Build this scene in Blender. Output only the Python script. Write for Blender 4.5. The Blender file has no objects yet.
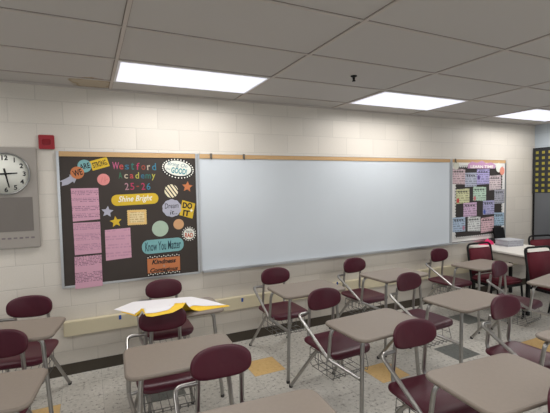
import bpy, bmesh, math, random
from mathutils import Vector, Matrix
random.seed(4)
S = bpy.context.scene
COL = S.collection
WY = 3.948          # back wall plane
FZ = 0.0            # floor
CZ = 2.594          # ceiling
RX = 6.62           # right wall
LX = -3.6
BY = -4.4
EYE = 1.67

# ------------------------------------------------------------------ materials
def lin(c):
    return tuple(((v/255)/12.92 if v/255 <= .04045 else ((v/255+.055)/1.055)**2.4) for v in c) + (1,)
MATS = {}
def mat(name, rgb, rough=.6, metal=0, spec=.5, noise=0, nscale=30, bump=0, bscale=200, coat=0):
    if name in MATS: return MATS[name]
    m = bpy.data.materials.new(name); m.use_nodes = True
    nt = m.node_tree; b = nt.nodes['Principled BSDF']
    b.inputs['Base Color'].default_value = lin(rgb)
    b.inputs['Roughness'].default_value = rough
    b.inputs['Metallic'].default_value = metal
    b.inputs['Specular IOR Level'].default_value = spec
    b.inputs['Coat Weight'].default_value = coat
    tc = nt.nodes.new('ShaderNodeTexCoord')
    nz = nt.nodes.new('ShaderNodeTexNoise'); nz.inputs['Scale'].default_value = nscale; nz.inputs['Detail'].default_value = 4
    nt.links.new(tc.outputs['Object'], nz.inputs['Vector'])
    if noise:
        mx = nt.nodes.new('ShaderNodeMix'); mx.data_type = 'RGBA'
        mx.inputs['A'].default_value = lin(tuple(max(0, v*(1-noise)) for v in rgb))
        mx.inputs['B'].default_value = lin(tuple(min(255, v*(1+noise)) for v in rgb))
        nt.links.new(nz.outputs['Fac'], mx.inputs['Factor'])
        nt.links.new(mx.outputs['Result'], b.inputs['Base Color'])
    if bump:
        n2 = nt.nodes.new('ShaderNodeTexNoise'); n2.inputs['Scale'].default_value = bscale
        nt.links.new(tc.outputs['Object'], n2.inputs['Vector'])
        bp = nt.nodes.new('ShaderNodeBump'); bp.inputs['Strength'].default_value = bump; bp.inputs['Distance'].default_value = .002
        nt.links.new(n2.outputs['Fac'], bp.inputs['Height']); nt.links.new(bp.outputs['Normal'], b.inputs['Normal'])
    MATS[name] = m
    return m

def mapping_node(nt, axes, offset):
    """world position -> (a - offset, b - offset, 0)"""
    g = nt.nodes.new('ShaderNodeNewGeometry')
    sp = nt.nodes.new('ShaderNodeSeparateXYZ'); nt.links.new(g.outputs['Position'], sp.inputs[0])
    cb = nt.nodes.new('ShaderNodeCombineXYZ')
    for k in range(2):
        ad = nt.nodes.new('ShaderNodeMath'); ad.operation = 'SUBTRACT'
        nt.links.new(sp.outputs[axes[k]], ad.inputs[0]); ad.inputs[1].default_value = offset[k]
        nt.links.new(ad.outputs[0], cb.inputs[k])
    return cb

def block_wall(name, rgb, axes, off):
    m = bpy.data.materials.new(name); m.use_nodes = True
    nt = m.node_tree; b = nt.nodes['Principled BSDF']
    b.inputs['Roughness'].default_value = .45
    cb = mapping_node(nt, axes, off)
    br = nt.nodes.new('ShaderNodeTexBrick')
    br.offset = .5; br.offset_frequency = 2
    br.inputs['Scale'].default_value = 1
    br.inputs['Brick Width'].default_value = .4064
    br.inputs['Row Height'].default_value = .2032
    br.inputs['Mortar Size'].default_value = .005
    br.inputs['Mortar Smooth'].default_value = .6
    c = rgb
    br.inputs['Color1'].default_value = lin(c)
    br.inputs['Color2'].default_value = lin(tuple(v*.97 for v in c))
    br.inputs['Mortar'].default_value = lin(tuple(v*.93 for v in c))
    nt.links.new(cb.outputs[0], br.inputs['Vector'])
    nz = nt.nodes.new('ShaderNodeTexNoise'); nz.inputs['Scale'].default_value = 90; nz.inputs['Detail'].default_value = 5
    nt.links.new(cb.outputs[0], nz.inputs['Vector'])
    mx = nt.nodes.new('ShaderNodeMix'); mx.data_type = 'RGBA'; mx.blend_type = 'MULTIPLY'; mx.inputs['Factor'].default_value = .12
    nt.links.new(br.outputs['Color'], mx.inputs['A']); nt.links.new(nz.outputs['Fac'], mx.inputs['B'])
    nt.links.new(mx.outputs['Result'], b.inputs['Base Color'])
    inv = nt.nodes.new('ShaderNodeMath'); inv.operation = 'MULTIPLY_ADD'
    nt.links.new(br.outputs['Fac'], inv.inputs[0]); inv.inputs[1].default_value = -1
    nz2 = nt.nodes.new('ShaderNodeMath'); nz2.operation = 'MULTIPLY'; nt.links.new(nz.outputs['Fac'], nz2.inputs[0]); nz2.inputs[1].default_value = .25
    nt.links.new(nz2.outputs[0], inv.inputs[2])
    bp = nt.nodes.new('ShaderNodeBump'); bp.inputs['Strength'].default_value = .3; bp.inputs['Distance'].default_value = .004
    nt.links.new(inv.outputs[0], bp.inputs['Height']); nt.links.new(bp.outputs['Normal'], b.inputs['Normal'])
    return m

def speckle(name, rgb, dark, light, tile=True):
    m = bpy.data.materials.new(name); m.use_nodes = True
    nt = m.node_tree; b = nt.nodes['Principled BSDF']
    b.inputs['Roughness'].default_value = .38; b.inputs['Specular IOR Level'].default_value = .35
    cb = mapping_node(nt, (0, 1), FOFF)
    n1 = nt.nodes.new('ShaderNodeTexNoise'); n1.inputs['Scale'].default_value = 34; n1.inputs['Detail'].default_value = 3; n1.inputs['Roughness'].default_value = .65
    nt.links.new(cb.outputs[0], n1.inputs['Vector'])
    r = nt.nodes.new('ShaderNodeValToRGB')
    e = r.color_ramp.elements
    e[0].position = .335; e[0].color = lin(dark); e[1].position = .44; e[1].color = lin(rgb)
    x = e.new(.58); x.color = lin(rgb); y = e.new(.68); y.color = lin(light)
    nt.links.new(n1.outputs['Fac'], r.inputs[0])
    br = nt.nodes.new('ShaderNodeTexBrick'); br.offset = 0
    br.inputs['Scale'].default_value = 1; br.inputs['Brick Width'].default_value = TS; br.inputs['Row Height'].default_value = TS
    br.inputs['Mortar Size'].default_value = .0016; br.inputs['Mortar Smooth'].default_value = .2
    br.inputs['Color1'].default_value = (1, 1, 1, 1); br.inputs['Color2'].default_value = (.9, .9, .9, 1); br.inputs['Mortar'].default_value = (.6, .6, .6, 1)
    nt.links.new(cb.outputs[0], br.inputs['Vector'])
    mx = nt.nodes.new('ShaderNodeMix'); mx.data_type = 'RGBA'; mx.blend_type = 'MULTIPLY'; mx.inputs['Factor'].default_value = 1
    nt.links.new(r.outputs['Color'], mx.inputs['A']); nt.links.new(br.outputs['Color'], mx.inputs['B'])
    nt.links.new(mx.outputs['Result'], b.inputs['Base Color'])
    return m

def ceiling_mat():
    m = bpy.data.materials.new('acoustic_tile'); m.use_nodes = True
    nt = m.node_tree; b = nt.nodes['Principled BSDF']
    b.inputs['Roughness'].default_value = .95; b.inputs['Specular IOR Level'].default_value = .1
    cb = mapping_node(nt, (0, 1), (GX0, GY0))
    br = nt.nodes.new('ShaderNodeTexBrick'); br.offset = 0
    br.inputs['Scale'].default_value = 1; br.inputs['Brick Width'].default_value = GXS; br.inputs['Row Height'].default_value = GYS
    br.inputs['Mortar Size'].default_value = .016; br.inputs['Mortar Smooth'].default_value = .1
    c = (194, 191, 188)
    br.inputs['Color1'].default_value = lin(c); br.inputs['Color2'].default_value = lin((190, 187, 184)); br.inputs['Mortar'].default_value = lin((136, 128, 120))  # dark band beside each tee paints its thin shadow edge
    nt.links.new(cb.outputs[0], br.inputs['Vector'])
    # one damp patch in the corner of the tile by the wall
    d = nt.nodes.new('ShaderNodeVectorMath'); d.operation = 'DISTANCE'
    nt.links.new(cb.outputs[0], d.inputs[0]); d.inputs[1].default_value = (-.13-.03, .15, 0)
    nz = nt.nodes.new('ShaderNodeTexNoise'); nz.inputs['Scale'].default_value = 9; nt.links.new(cb.outputs[0], nz.inputs['Vector'])
    ad = nt.nodes.new('ShaderNodeMath'); ad.operation = 'MULTIPLY_ADD'; nt.links.new(nz.outputs['Fac'], ad.inputs[0]); ad.inputs[1].default_value = .2; nt.links.new(d.outputs['Value'], ad.inputs[2])
    rp = nt.nodes.new('ShaderNodeValToRGB'); e = rp.color_ramp.elements
    e[0].position = .255; e[0].color = lin((214, 196, 168)); e[1].position = .29; e[1].color = (1, 1, 1, 1)
    x = e.new(.235); x.color = lin((240, 228, 208))
    nt.links.new(ad.outputs[0], rp.inputs[0])
    mx = nt.nodes.new('ShaderNodeMix'); mx.data_type = 'RGBA'; mx.blend_type = 'MULTIPLY'; mx.inputs['Factor'].default_value = 1
    nt.links.new(br.outputs['Color'], mx.inputs['A']); nt.links.new(rp.outputs['Color'], mx.inputs['B'])
    nt.links.new(mx.outputs['Result'], b.inputs['Base Color'])
    n2 = nt.nodes.new('ShaderNodeTexNoise'); n2.inputs['Scale'].default_value = 160; nt.links.new(cb.outputs[0], n2.inputs['Vector'])
    bp = nt.nodes.new('ShaderNodeBump'); bp.inputs['Strength'].default_value = .25; bp.inputs['Distance'].default_value = .003
    nt.links.new(n2.outputs['Fac'], bp.inputs['Height']); nt.links.new(bp.outputs['Normal'], b.inputs['Normal'])
    return m

def printed(name, rgb, ink, rows=.03, amount=.5, w=45, block=0):
    """paper with lines of small print that cannot be read"""
    if name in MATS: return MATS[name]
    m = bpy.data.materials.new(name); m.use_nodes = True
    nt = m.node_tree; b = nt.nodes['Principled BSDF']; b.inputs['Roughness'].default_value = .7
    tc = nt.nodes.new('ShaderNodeTexCoord'); sp = nt.nodes.new('ShaderNodeSeparateXYZ'); nt.links.new(tc.outputs['Object'], sp.inputs[0])
    def M(op, a, bb=None, c=None):
        n = nt.nodes.new('ShaderNodeMath'); n.operation = op
        for i, v in enumerate((a, bb, c)):
            if v is None: continue
            if isinstance(v, (int, float)): n.inputs[i].default_value = v
            else: nt.links.new(v, n.inputs[i])
        return n.outputs[0]
    row = M('FLOOR', M('DIVIDE', sp.outputs[2], rows))
    fr = M('FRACT', M('DIVIDE', sp.outputs[2], rows))
    cb = nt.nodes.new('ShaderNodeCombineXYZ')
    nt.links.new(M('MULTIPLY', sp.outputs[0], w), cb.inputs[0]); nt.links.new(M('MULTIPLY', row, 7.31), cb.inputs[1])
    nz = nt.nodes.new('ShaderNodeTexNoise'); nz.inputs['Scale'].default_value = 1.4; nz.inputs['Detail'].default_value = 1
    nt.links.new(cb.outputs[0], nz.inputs['Vector'])
    on = M('MULTIPLY', M('GREATER_THAN', nz.outputs['Fac'], .47), M('MULTIPLY', M('GREATER_THAN', fr, .25), M('LESS_THAN', fr, .75)))
    if block:
        on = M('MULTIPLY', on, M('GREATER_THAN', M('FRACT', M('DIVIDE', sp.outputs[2], block)), .38))
    fac = M('MULTIPLY', on, amount)
    mx = nt.nodes.new('ShaderNodeMix'); mx.data_type = 'RGBA'
    mx.inputs['A'].default_value = lin(rgb); mx.inputs['B'].default_value = lin(ink)
    nt.links.new(fac, mx.inputs['Factor']); nt.links.new(mx.outputs['Result'], b.inputs['Base Color'])
    MATS[name] = m
    return m

def emit(name, rgb, strength):
    m = bpy.data.materials.new(name); m.use_nodes = True
    nt = m.node_tree; b = nt.nodes['Principled BSDF']
    b.inputs['Base Color'].default_value = lin((235, 235, 235))
    b.inputs['Emission Color'].default_value = lin(rgb); b.inputs['Emission Strength'].default_value = strength
    tc = nt.nodes.new('ShaderNodeTexCoord'); nz = nt.nodes.new('ShaderNodeTexVoronoi'); nz.inputs['Scale'].default_value = 90
    nt.links.new(tc.outputs['Object'], nz.inputs['Vector'])
    bp = nt.nodes.new('ShaderNodeBump'); bp.inputs['Strength'].default_value = .1
    nt.links.new(nz.outputs['Distance'], bp.inputs['Height']); nt.links.new(bp.outputs['Normal'], b.inputs['Normal'])
    return m

# ------------------------------------------------------------------ mesh helpers
class MB:
    def __init__(s): s.v = []; s.f = []; s.sm = []
    def add(s, v, f, smooth=False):
        k = len(s.v); s.v += [tuple(p) for p in v]; s.f += [tuple(i+k for i in q) for q in f]; s.sm += [smooth]*len(f); return s
    def box(s, x0, x1, y0, y1, z0, z1, M=None):
        v = [(x, y, z) for x in (x0, x1) for y in (y0, y1) for z in (z0, z1)]
        if M: v = [M @ Vector(p) for p in v]
        return s.add(v, [(0, 1, 3, 2), (4, 6, 7, 5), (0, 4, 5, 1), (2, 3, 7, 6), (0, 2, 6, 4), (1, 5, 7, 3)])
    def bbox(s, x0, x1, y0, y1, z0, z1, b=.004, seg=2):
        bm = bmesh.new(); bmesh.ops.create_cube(bm, size=1)
        for v in bm.verts: v.co = Vector(((x0+x1)/2+v.co.x*(x1-x0), (y0+y1)/2+v.co.y*(y1-y0), (z0+z1)/2+v.co.z*(z1-z0)))
        bmesh.ops.bevel(bm, geom=list(bm.edges), offset=b, segments=seg, affect='EDGES')
        bm.verts.index_update()
        s.add([v.co for v in bm.verts], [[v.index for v in f.verts] for f in bm.faces]); bm.free(); return s
    def tube(s, pts, r, n=10, bend=0.0, close=False, flat=1.0):
        P = [Vector(p) for p in pts]
        if bend:
            Q = [P[0]]
            for i in range(1, len(P)-1):
                a, b, c = P[i-1], P[i], P[i+1]
                d = min(bend, (a-b).length*.48, (c-b).length*.48)
                p0 = b+(a-b).normalized()*d; p1 = b+(c-b).normalized()*d
                for t in [k/6 for k in range(7)]:
                    Q.append(p0*(1-t)**2 + b*2*t*(1-t) + p1*t*t)
            Q.append(P[-1]); P = Q
        L = len(P); rings = []
        nrm = None
        for i in range(L):
            if close: t = (P[(i+1) % L]-P[i-1]).normalized()
            else: t = (P[min(i+1, L-1)]-P[max(i-1, 0)]).normalized()
            if nrm is None:
                up = Vector((0, 0, 1)) if abs(t.z) < .9 else Vector((0, 1, 0))
                nrm = (up - t*up.dot(t)).normalized()
            else:
                nrm = (nrm - t*nrm.dot(t)).normalized()
            bn = t.cross(nrm)
            rr = r[i] if isinstance(r, (list, tuple)) else r
            rings.append([P[i]+nrm*rr*math.cos(2*math.pi*k/n)+bn*rr*flat*math.sin(2*math.pi*k/n) for k in range(n)])
        v = [p for q in rings for p in q]; f = []
        for i in range(L if close else L-1):
            j = (i+1) % L
            for k in range(n):
                f.append((i*n+k, i*n+(k+1) % n, j*n+(k+1) % n, j*n+k))
        s.add(v, f, True)
        if not close:
            s.add(rings[0], [tuple(range(n))[::-1]]); s.add(rings[-1], [tuple(range(n))])
        return s
    def prism(s, poly, y0, y1, hole=None):
        """polygon in (x,z), thickness from y0 (front, smaller) to y1"""
        n = len(poly)
        v = [(x, y0, z) for x, z in poly]+[(x, y1, z) for x, z in poly]
        f = [tuple(range(n)), tuple(range(2*n-1, n-1, -1))]
        f += [(i, i+n, (i+1) % n+n, (i+1) % n) for i in range(n)]
        return s.add(v, f)
    def prismz(s, poly, z0, z1):
        n = len(poly)
        v = [(x, y, z0) for x, y in poly]+[(x, y, z1) for x, y in poly]
        f = [tuple(range(n-1, -1, -1)), tuple(range(n, 2*n))]
        f += [(i, (i+1) % n, (i+1) % n+n, i+n) for i in range(n)]
        return s.add(v, f)
    def lathe(s, prof, c=(0, 0, 0), n=24, axis='z'):
        v = []; f = []
        for r, h in prof:
            for k in range(n):
                a = 2*math.pi*k/n
                if axis == 'z': v.append((c[0]+r*math.cos(a), c[1]+r*math.sin(a), c[2]+h))
                else: v.append((c[0]+r*math.cos(a), c[1]+h, c[2]+r*math.sin(a)))
        for i in range(len(prof)-1):
            for k in range(n):
                f.append((i*n+k, i*n+(k+1) % n, (i+1)*n+(k+1) % n, (i+1)*n+k))
        s.add(v, f, True)
        return s
    def xf(s, M):
        s.v = [tuple(M @ Vector(p)) for p in s.v]; return s

def build(name, mb, m, parent=None, local=False, fixn=True):
    v = [Vector(p) for p in mb.v]
    if parent is None:
        xs = [p.x for p in v]; ys = [p.y for p in v]; zs = [p.z for p in v]
        loc = Vector(((min(xs)+max(xs))/2, (min(ys)+max(ys))/2, min(zs)))
        off = loc
    else:
        loc = Vector((0, 0, 0)); off = Vector((0, 0, 0))
        if not local:
            o = parent
            while o: off = off+o.location; o = o.parent
    me = bpy.data.meshes.new(name)
    me.from_pydata([p-off for p in v], [], mb.f)
    if fixn:
        bm = bmesh.new(); bm.from_mesh(me)
        bmesh.ops.recalc_face_normals(bm, faces=bm.faces); bm.to_mesh(me); bm.free()
    for i, p in enumerate(me.polygons):
        p.use_smooth = mb.sm[i] if i < len(mb.sm) else False
    me.materials.append(m)
    o = bpy.data.objects.new(name, me); COL.objects.link(o)
    o.location = loc
    if parent: o.parent = parent
    return o

def tag(o, label, cat, group=None):
    o['label'] = label; o['category'] = cat
    if group: o['group'] = group
    return o
def struct(o): o['kind'] = 'structure'; return o
def empty(name, loc=(0, 0, 0), rz=0):
    o = bpy.data.objects.new(name, None); COL.objects.link(o); o.location = loc; o.rotation_euler = (0, 0, rz); o.empty_display_size = .1
    return o
def dup(root, loc, rz):
    r = root.copy(); COL.objects.link(r); r.location = loc; r.rotation_euler = (0, 0, rz)
    for ch in list(root.children):
        c = ch.copy(); COL.objects.link(c); c.parent = r
        for g in list(ch.children):
            d = g.copy(); COL.objects.link(d); d.parent = c
    return r

def text_mb(txt, cx, cz, y, size, width=None, rot=0, shear=0, bold=0, thick=.0012, skew=0):
    """lettering standing on a wall facing -y, centred at (cx, cz); width = total width"""
    cu = bpy.data.curves.new('t', 'FONT'); cu.body = txt; cu.size = 1; cu.align_x = 'CENTER'; cu.align_y = 'CENTER'
    cu.shear = shear; cu.offset = bold; cu.extrude = 0; cu.resolution_u = 3
    ob = bpy.data.objects.new('t', cu); COL.objects.link(ob)
    dg = bpy.context.evaluated_depsgraph_get(); dg.update()
    me = bpy.data.meshes.new_from_object(ob.evaluated_get(dg))
    bpy.data.objects.remove(ob); bpy.data.curves.remove(cu)
    xs = [v.co.x for v in me.vertices]; ys = [v.co.y for v in me.vertices]
    mx, my = (min(xs)+max(xs))/2, (min(ys)+max(ys))/2
    sy = size/(max(ys)-min(ys)); sx = width/(max(xs)-min(xs)) if width else sy
    ca, sa = math.cos(rot), math.sin(rot)
    mb = MB(); vv = []
    for v in me.vertices:
        a, b = (v.co.x-mx)*sx, (v.co.y-my)*sy
        vv.append((cx+a*ca-b*sa, y, cz+a*sa+b*ca))
    mb.add(vv, [tuple(p.vertices) for p in me.polygons])
    bpy.data.meshes.remove(me)
    return mb

def ell(cx, cz, a, b=None, n=40, rot=0):
    b = b or a
    return [(cx+a*math.cos(t)*math.cos(rot)-b*math.sin(t)*math.sin(rot), cz+a*math.cos(t)*math.sin(rot)+b*math.sin(t)*math.cos(rot)) for t in [2*math.pi*k/n for k in range(n)]]
def rrect(cx, cz, w, h, r, rot=0, n=8):
    out = []
    for qx, qz, a0 in ((1, 1, 0), (-1, 1, 90), (-1, -1, 180), (1, -1, 270)):
        for k in range(n+1):
            a = math.radians(a0+90*k/n); out.append((qx*(w/2-r)+r*math.cos(a), qz*(h/2-r)+r*math.sin(a)))
    return [(cx+x*math.cos(rot)-z*math.sin(rot), cz+x*math.sin(rot)+z*math.cos(rot)) for x, z in out]
def star(cx, cz, R, r, rot=0, n=5):
    return [(cx+(R if k % 2 == 0 else r)*math.sin(math.pi*k/n+rot), cz+(R if k % 2 == 0 else r)*math.cos(math.pi*k/n+rot)) for k in range(2*n)]

# ------------------------------------------------------------------ the room
DAY = 24; POWER = 17
TS = .3048; FOFF = (1.275, 3.125)
GX0, GXS, GYS = .224, 1.219, .61
GY0 = WY-.314

mW = block_wall('painted_block', (220, 213, 202), (0, 2), (-.171+.2032, 2.252-.2032*20))
mWside = block_wall('painted_block_side_daylit', (204, 214, 222), (1, 2), (.1, 2.252-.2032*20))  # bluish cast of window daylight is put into this wall colour
mF = speckle('vinyl_tile_white', (201, 197, 188), (130, 126, 119), (220, 216, 208))
mFy = speckle('vinyl_tile_yellow', (218, 182, 122), (200, 162, 102), (226, 194, 140))
mFd = speckle('vinyl_tile_grey', (108, 110, 106), (84, 86, 84), (124, 126, 120))
mC = ceiling_mat()
mTee = mat('ceiling_grid_paint', (190, 182, 176), .7)
mAlu = mat('aluminium_trim', (196, 198, 200), .32, .75, noise=.03, nscale=60)
mCork = mat('cork_strip', (190, 156, 112), .9, noise=.12, nscale=220, bump=.3)
mBase = mat('black_vinyl_base', (62, 54, 43), .5)
mChrome = mat('chrome_tube', (164, 162, 159), .3, 1.0, noise=.08, nscale=40)
mMaroon = mat('maroon_plastic', (70, 18, 33), .36, noise=.07, nscale=14, bump=.06, bscale=500, coat=0, spec=.35)
mDesk = mat('greige_laminate', (131, 120, 109), .5, noise=.035, nscale=55)
mEdge = mat('greige_edge_band', (120, 109, 98), .45, noise=.04, nscale=40)
mWire = mat('steel_wire', (120, 119, 118), .35, .9)
mFoot = mat('dark_nylon', (48, 46, 45), .6)
mBlack = mat('black_paint', (15, 14, 15), .5, spec=.3)

def mk_floor():
    nx0, nx1, ny0, ny1 = -16, 18, -25, 3
    me = bpy.data.meshes.new('floor'); v = []; f = []; mi = []
    xs = [FOFF[0]+TS*k for k in range(nx0, nx1+1)]; ys = [FOFF[1]+TS*k for k in range(ny0, ny1+1)]
    xs = [min(max(x, LX), RX) for x in xs]; ys = [min(max(y, BY), WY) for y in ys]
    W_ = len(xs)
    for y in ys:
        for x in xs: v.append((x, y, 0))
    yellow = {(0, 0), (3, -2), (9, -3), (8, -3), (-6, 0), (-3, -6), (4, -8), (2, -12), (-4, -14), (10, -12)}
    dark = {(-3, 0), (9, 0), (6, -2), (-9, -3), (5, -11), (-2, -9), (12, -7)}
    for j in range(len(ys)-1):
        for i in range(W_-1):
            a = j*W_+i
            if xs[i+1]-xs[i] < 1e-4 or ys[j+1]-ys[j] < 1e-4: continue
            f.append((a, a+1, a+1+W_, a+W_)); key = (i+nx0, j+ny0)
            mi.append(1 if key in yellow else 2 if key in dark else 0)
    me.from_pydata(v, [], f)
    for m in (mF, mFy, mFd): me.materials.append(m)
    for p, k in zip(me.polygons, mi): p.material_index = k
    o = bpy.data.objects.new('floor', me); COL.objects.link(o); struct(o)
mk_floor()
struct(build('wall_back', MB().box(LX-.2, RX+.2, WY, WY+.2, -.1, CZ+.15), mW))
struct(build('wall_right', MB().box(RX, RX+.2, BY, WY, -.1, CZ+.15), mWside))
struct(build('wall_left', MB().box(LX-.2, LX, BY, WY, -.1, CZ+.15), mWside))
wf = MB()
WINS = [(-2.6, -.4), (.4, 2.6), (3.4, 5.6)]; WZ0, WZ1 = .95, 2.25
wf.box(LX-.2, RX+.2, BY-.2, BY, -.1, WZ0).box(LX-.2, RX+.2, BY-.2, BY, WZ1, CZ+.15)
xs = [LX-.2]+[v for q in WINS for v in q]+[RX+.2]
for k in range(0, len(xs), 2): wf.box(xs[k], xs[k+1], BY-.2, BY, WZ0, WZ1)
struct(build('wall_front', wf, mWside))
for k, (a, b) in enumerate(WINS):
    fr = MB()
    for q in ((a, a+.05, WZ0, WZ1), (b-.05, b, WZ0, WZ1), ((a+b)/2-.025, (a+b)/2+.025, WZ0, WZ1)): fr.box(q[0], q[1], BY-.14, BY-.08, q[2], q[3])
    for z in (WZ0, WZ1-.05): fr.box(a, b, BY-.14, BY-.08, z, z+.05)
    struct(build('window_%d' % (k+1), fr, mAlu))
    la = bpy.data.lights.new('daylight', 'AREA'); la.shape = 'RECTANGLE'; la.size = b-a; la.size_y = WZ1-WZ0; la.energy = DAY; la.color = (.93, .97, 1)
    lo = bpy.data.objects.new('daylight', la); COL.objects.link(lo); lo.location = ((a+b)/2, BY-.35, (WZ0+WZ1)/2); lo.rotation_euler = (math.pi/2, 0, 0)
struct(build('ceiling', MB().box(LX-.2, RX+.2, BY-.2, WY+.2, CZ+.004, CZ+.1), mC))
g = MB()
k = -3
while GX0+k*GXS < RX:
    x = GX0+k*GXS; k += 1
    if x > LX: g.box(x-.011, x+.011, BY, WY-.001, CZ-.004, CZ+.003)
k = 0
while GY0-k*GYS > BY:
    y = GY0-k*GYS; k += 1
    g.box(LX, RX, y-.008, y+.008, CZ-.003, CZ+.003)
o = build('trim_1', g, mTee); struct(o); o['label'] = 'painted metal grid of the suspended ceiling'
o = build('trim_2', MB().box(LX, RX, WY-.02, WY, CZ-.012, CZ+.003), mTee); struct(o); o['label'] = 'angle strip where the ceiling meets the wall'
struct(build('baseboard_back', MB().box(LX, RX, WY-.008, WY, 0, .102), mBase))
struct(build('baseboard_right', MB().box(RX-.008, RX, BY, WY-.009, 0, .102), mBase))

# ------------------------------------------------------------------ ceiling lights
mDiff = emit('light_diffuser', (232, 236, 255), .9)
mFix = mat('white_enamel', (232, 232, 236), .5)
LIGHT_LABELS = {(0, 0): 'white ceiling light panel above the black bulletin board and the left end of the whiteboard',
                (2, 0): 'white ceiling light panel above the middle of the whiteboard, beyond the dark ceiling bulb',
                (4, 0): 'white ceiling light panel nearest the corner with the wall tinted with painted daylight'}
def lamp(i, row, first=[]):
    x0 = GX0+i*GXS; y1 = GY0-row*4*GYS; y0 = y1-GYS
    root = empty('ceiling_light', ((x0+GXS/2), (y0+y1)/2, CZ))
    fr = MB()
    a0, a1, b0, b1 = x0+.012, x0+GXS-.012, y0+.010, y1-.010
    for q in ((a0, a1, b0, b0+.018), (a0, a1, b1-.018, b1), (a0, a0+.018, b0+.018, b1-.018), (a1-.018, a1, b0+.018, b1-.018)):
        fr.box(q[0], q[1], q[2], q[3], CZ-.006, CZ+.003)
    build('frame', fr, mFix, root)
    build('diffuser', MB().box(a0+.018, a1-.018, b0+.018, b1-.018, CZ-.004, CZ+.002), mDiff, root)
    la = bpy.data.lights.new('troffer_lamp', 'AREA'); la.shape = 'RECTANGLE'; la.size = a1-a0-.05; la.size_y = b1-b0-.05
    la.energy = POWER; la.color = (1, .975, .945); la.spread = math.radians(170)
    lo = bpy.data.objects.new('troffer_lamp', la); COL.objects.link(lo); lo.location = ((a0+a1)/2, (b0+b1)/2, CZ-.012)
    tag(root, LIGHT_LABELS.get((i, row), 'white ceiling light panel in the rows behind the camera'), 'ceiling light', 'ceiling light panels')
for row in (0, 1, 2):
    for i in (-2, 0, 2, 4): lamp(i, row)

# ------------------------------------------------------------------ student desk with attached chair
def sup(n, t, a, b):
    c, s = math.cos(t), math.sin(t)
    return a*math.copysign(abs(c)**(2/n), c), b*math.copysign(abs(s)**(2/n), s)
def sheet(fn, n, a, b, exp, th):
    """rounded panel: fn(u,v)->(point, normal) with (u,v) in the superellipse a x b"""
    mb = MB(); R = [0, .3, .55, .75, .88, .96, 1.0]; N = n
    for side in (1, -1):
        v = []; f = []
        for ir, r in enumerate(R):
            for k in range(N):
                u, w = sup(exp, 2*math.pi*k/N, a*r, b*r)
                p, nn = fn(u, w); d = th/2*(1 if ir < 5 else .8 if ir == 5 else .35)
                v.append(p+nn*d*side)
        for i in range(len(R)-1):
            for k in range(N):
                f.append((i*N+k, i*N+(k+1) % N, (i+1)*N+(k+1) % N, (i+1)*N+k))
        mb.add(v, f, True)
        if side == 1: top = len(v)
    N0 = (len(R)-1)*N
    mb.f += [(N0+k, N0+(k+1) % N, top+N0+(k+1) % N, top+N0+k) for k in range(N)]; mb.sm += [True]*N
    return mb
def seat_fn(u, w):     # u: x, w: y (front is -)
    z = .447 - .012*(1-(u/.2)**2)*(1-((w-.03)/.2)**2) + .5*max(0, w-.12)**2*4 - 10*max(0, -w-.145)**2
    return Vector((u, w, z)), Vector((0, 0, 1))
def back_fn(u, w):     # u: x, w: vertical
    y = .182 - 1.25*u*u + .10*w + .3*w*w
    n = Vector((2.5*u, 1, -.1)).normalized()
    return Vector((u, y, .75+w)), n

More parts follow.
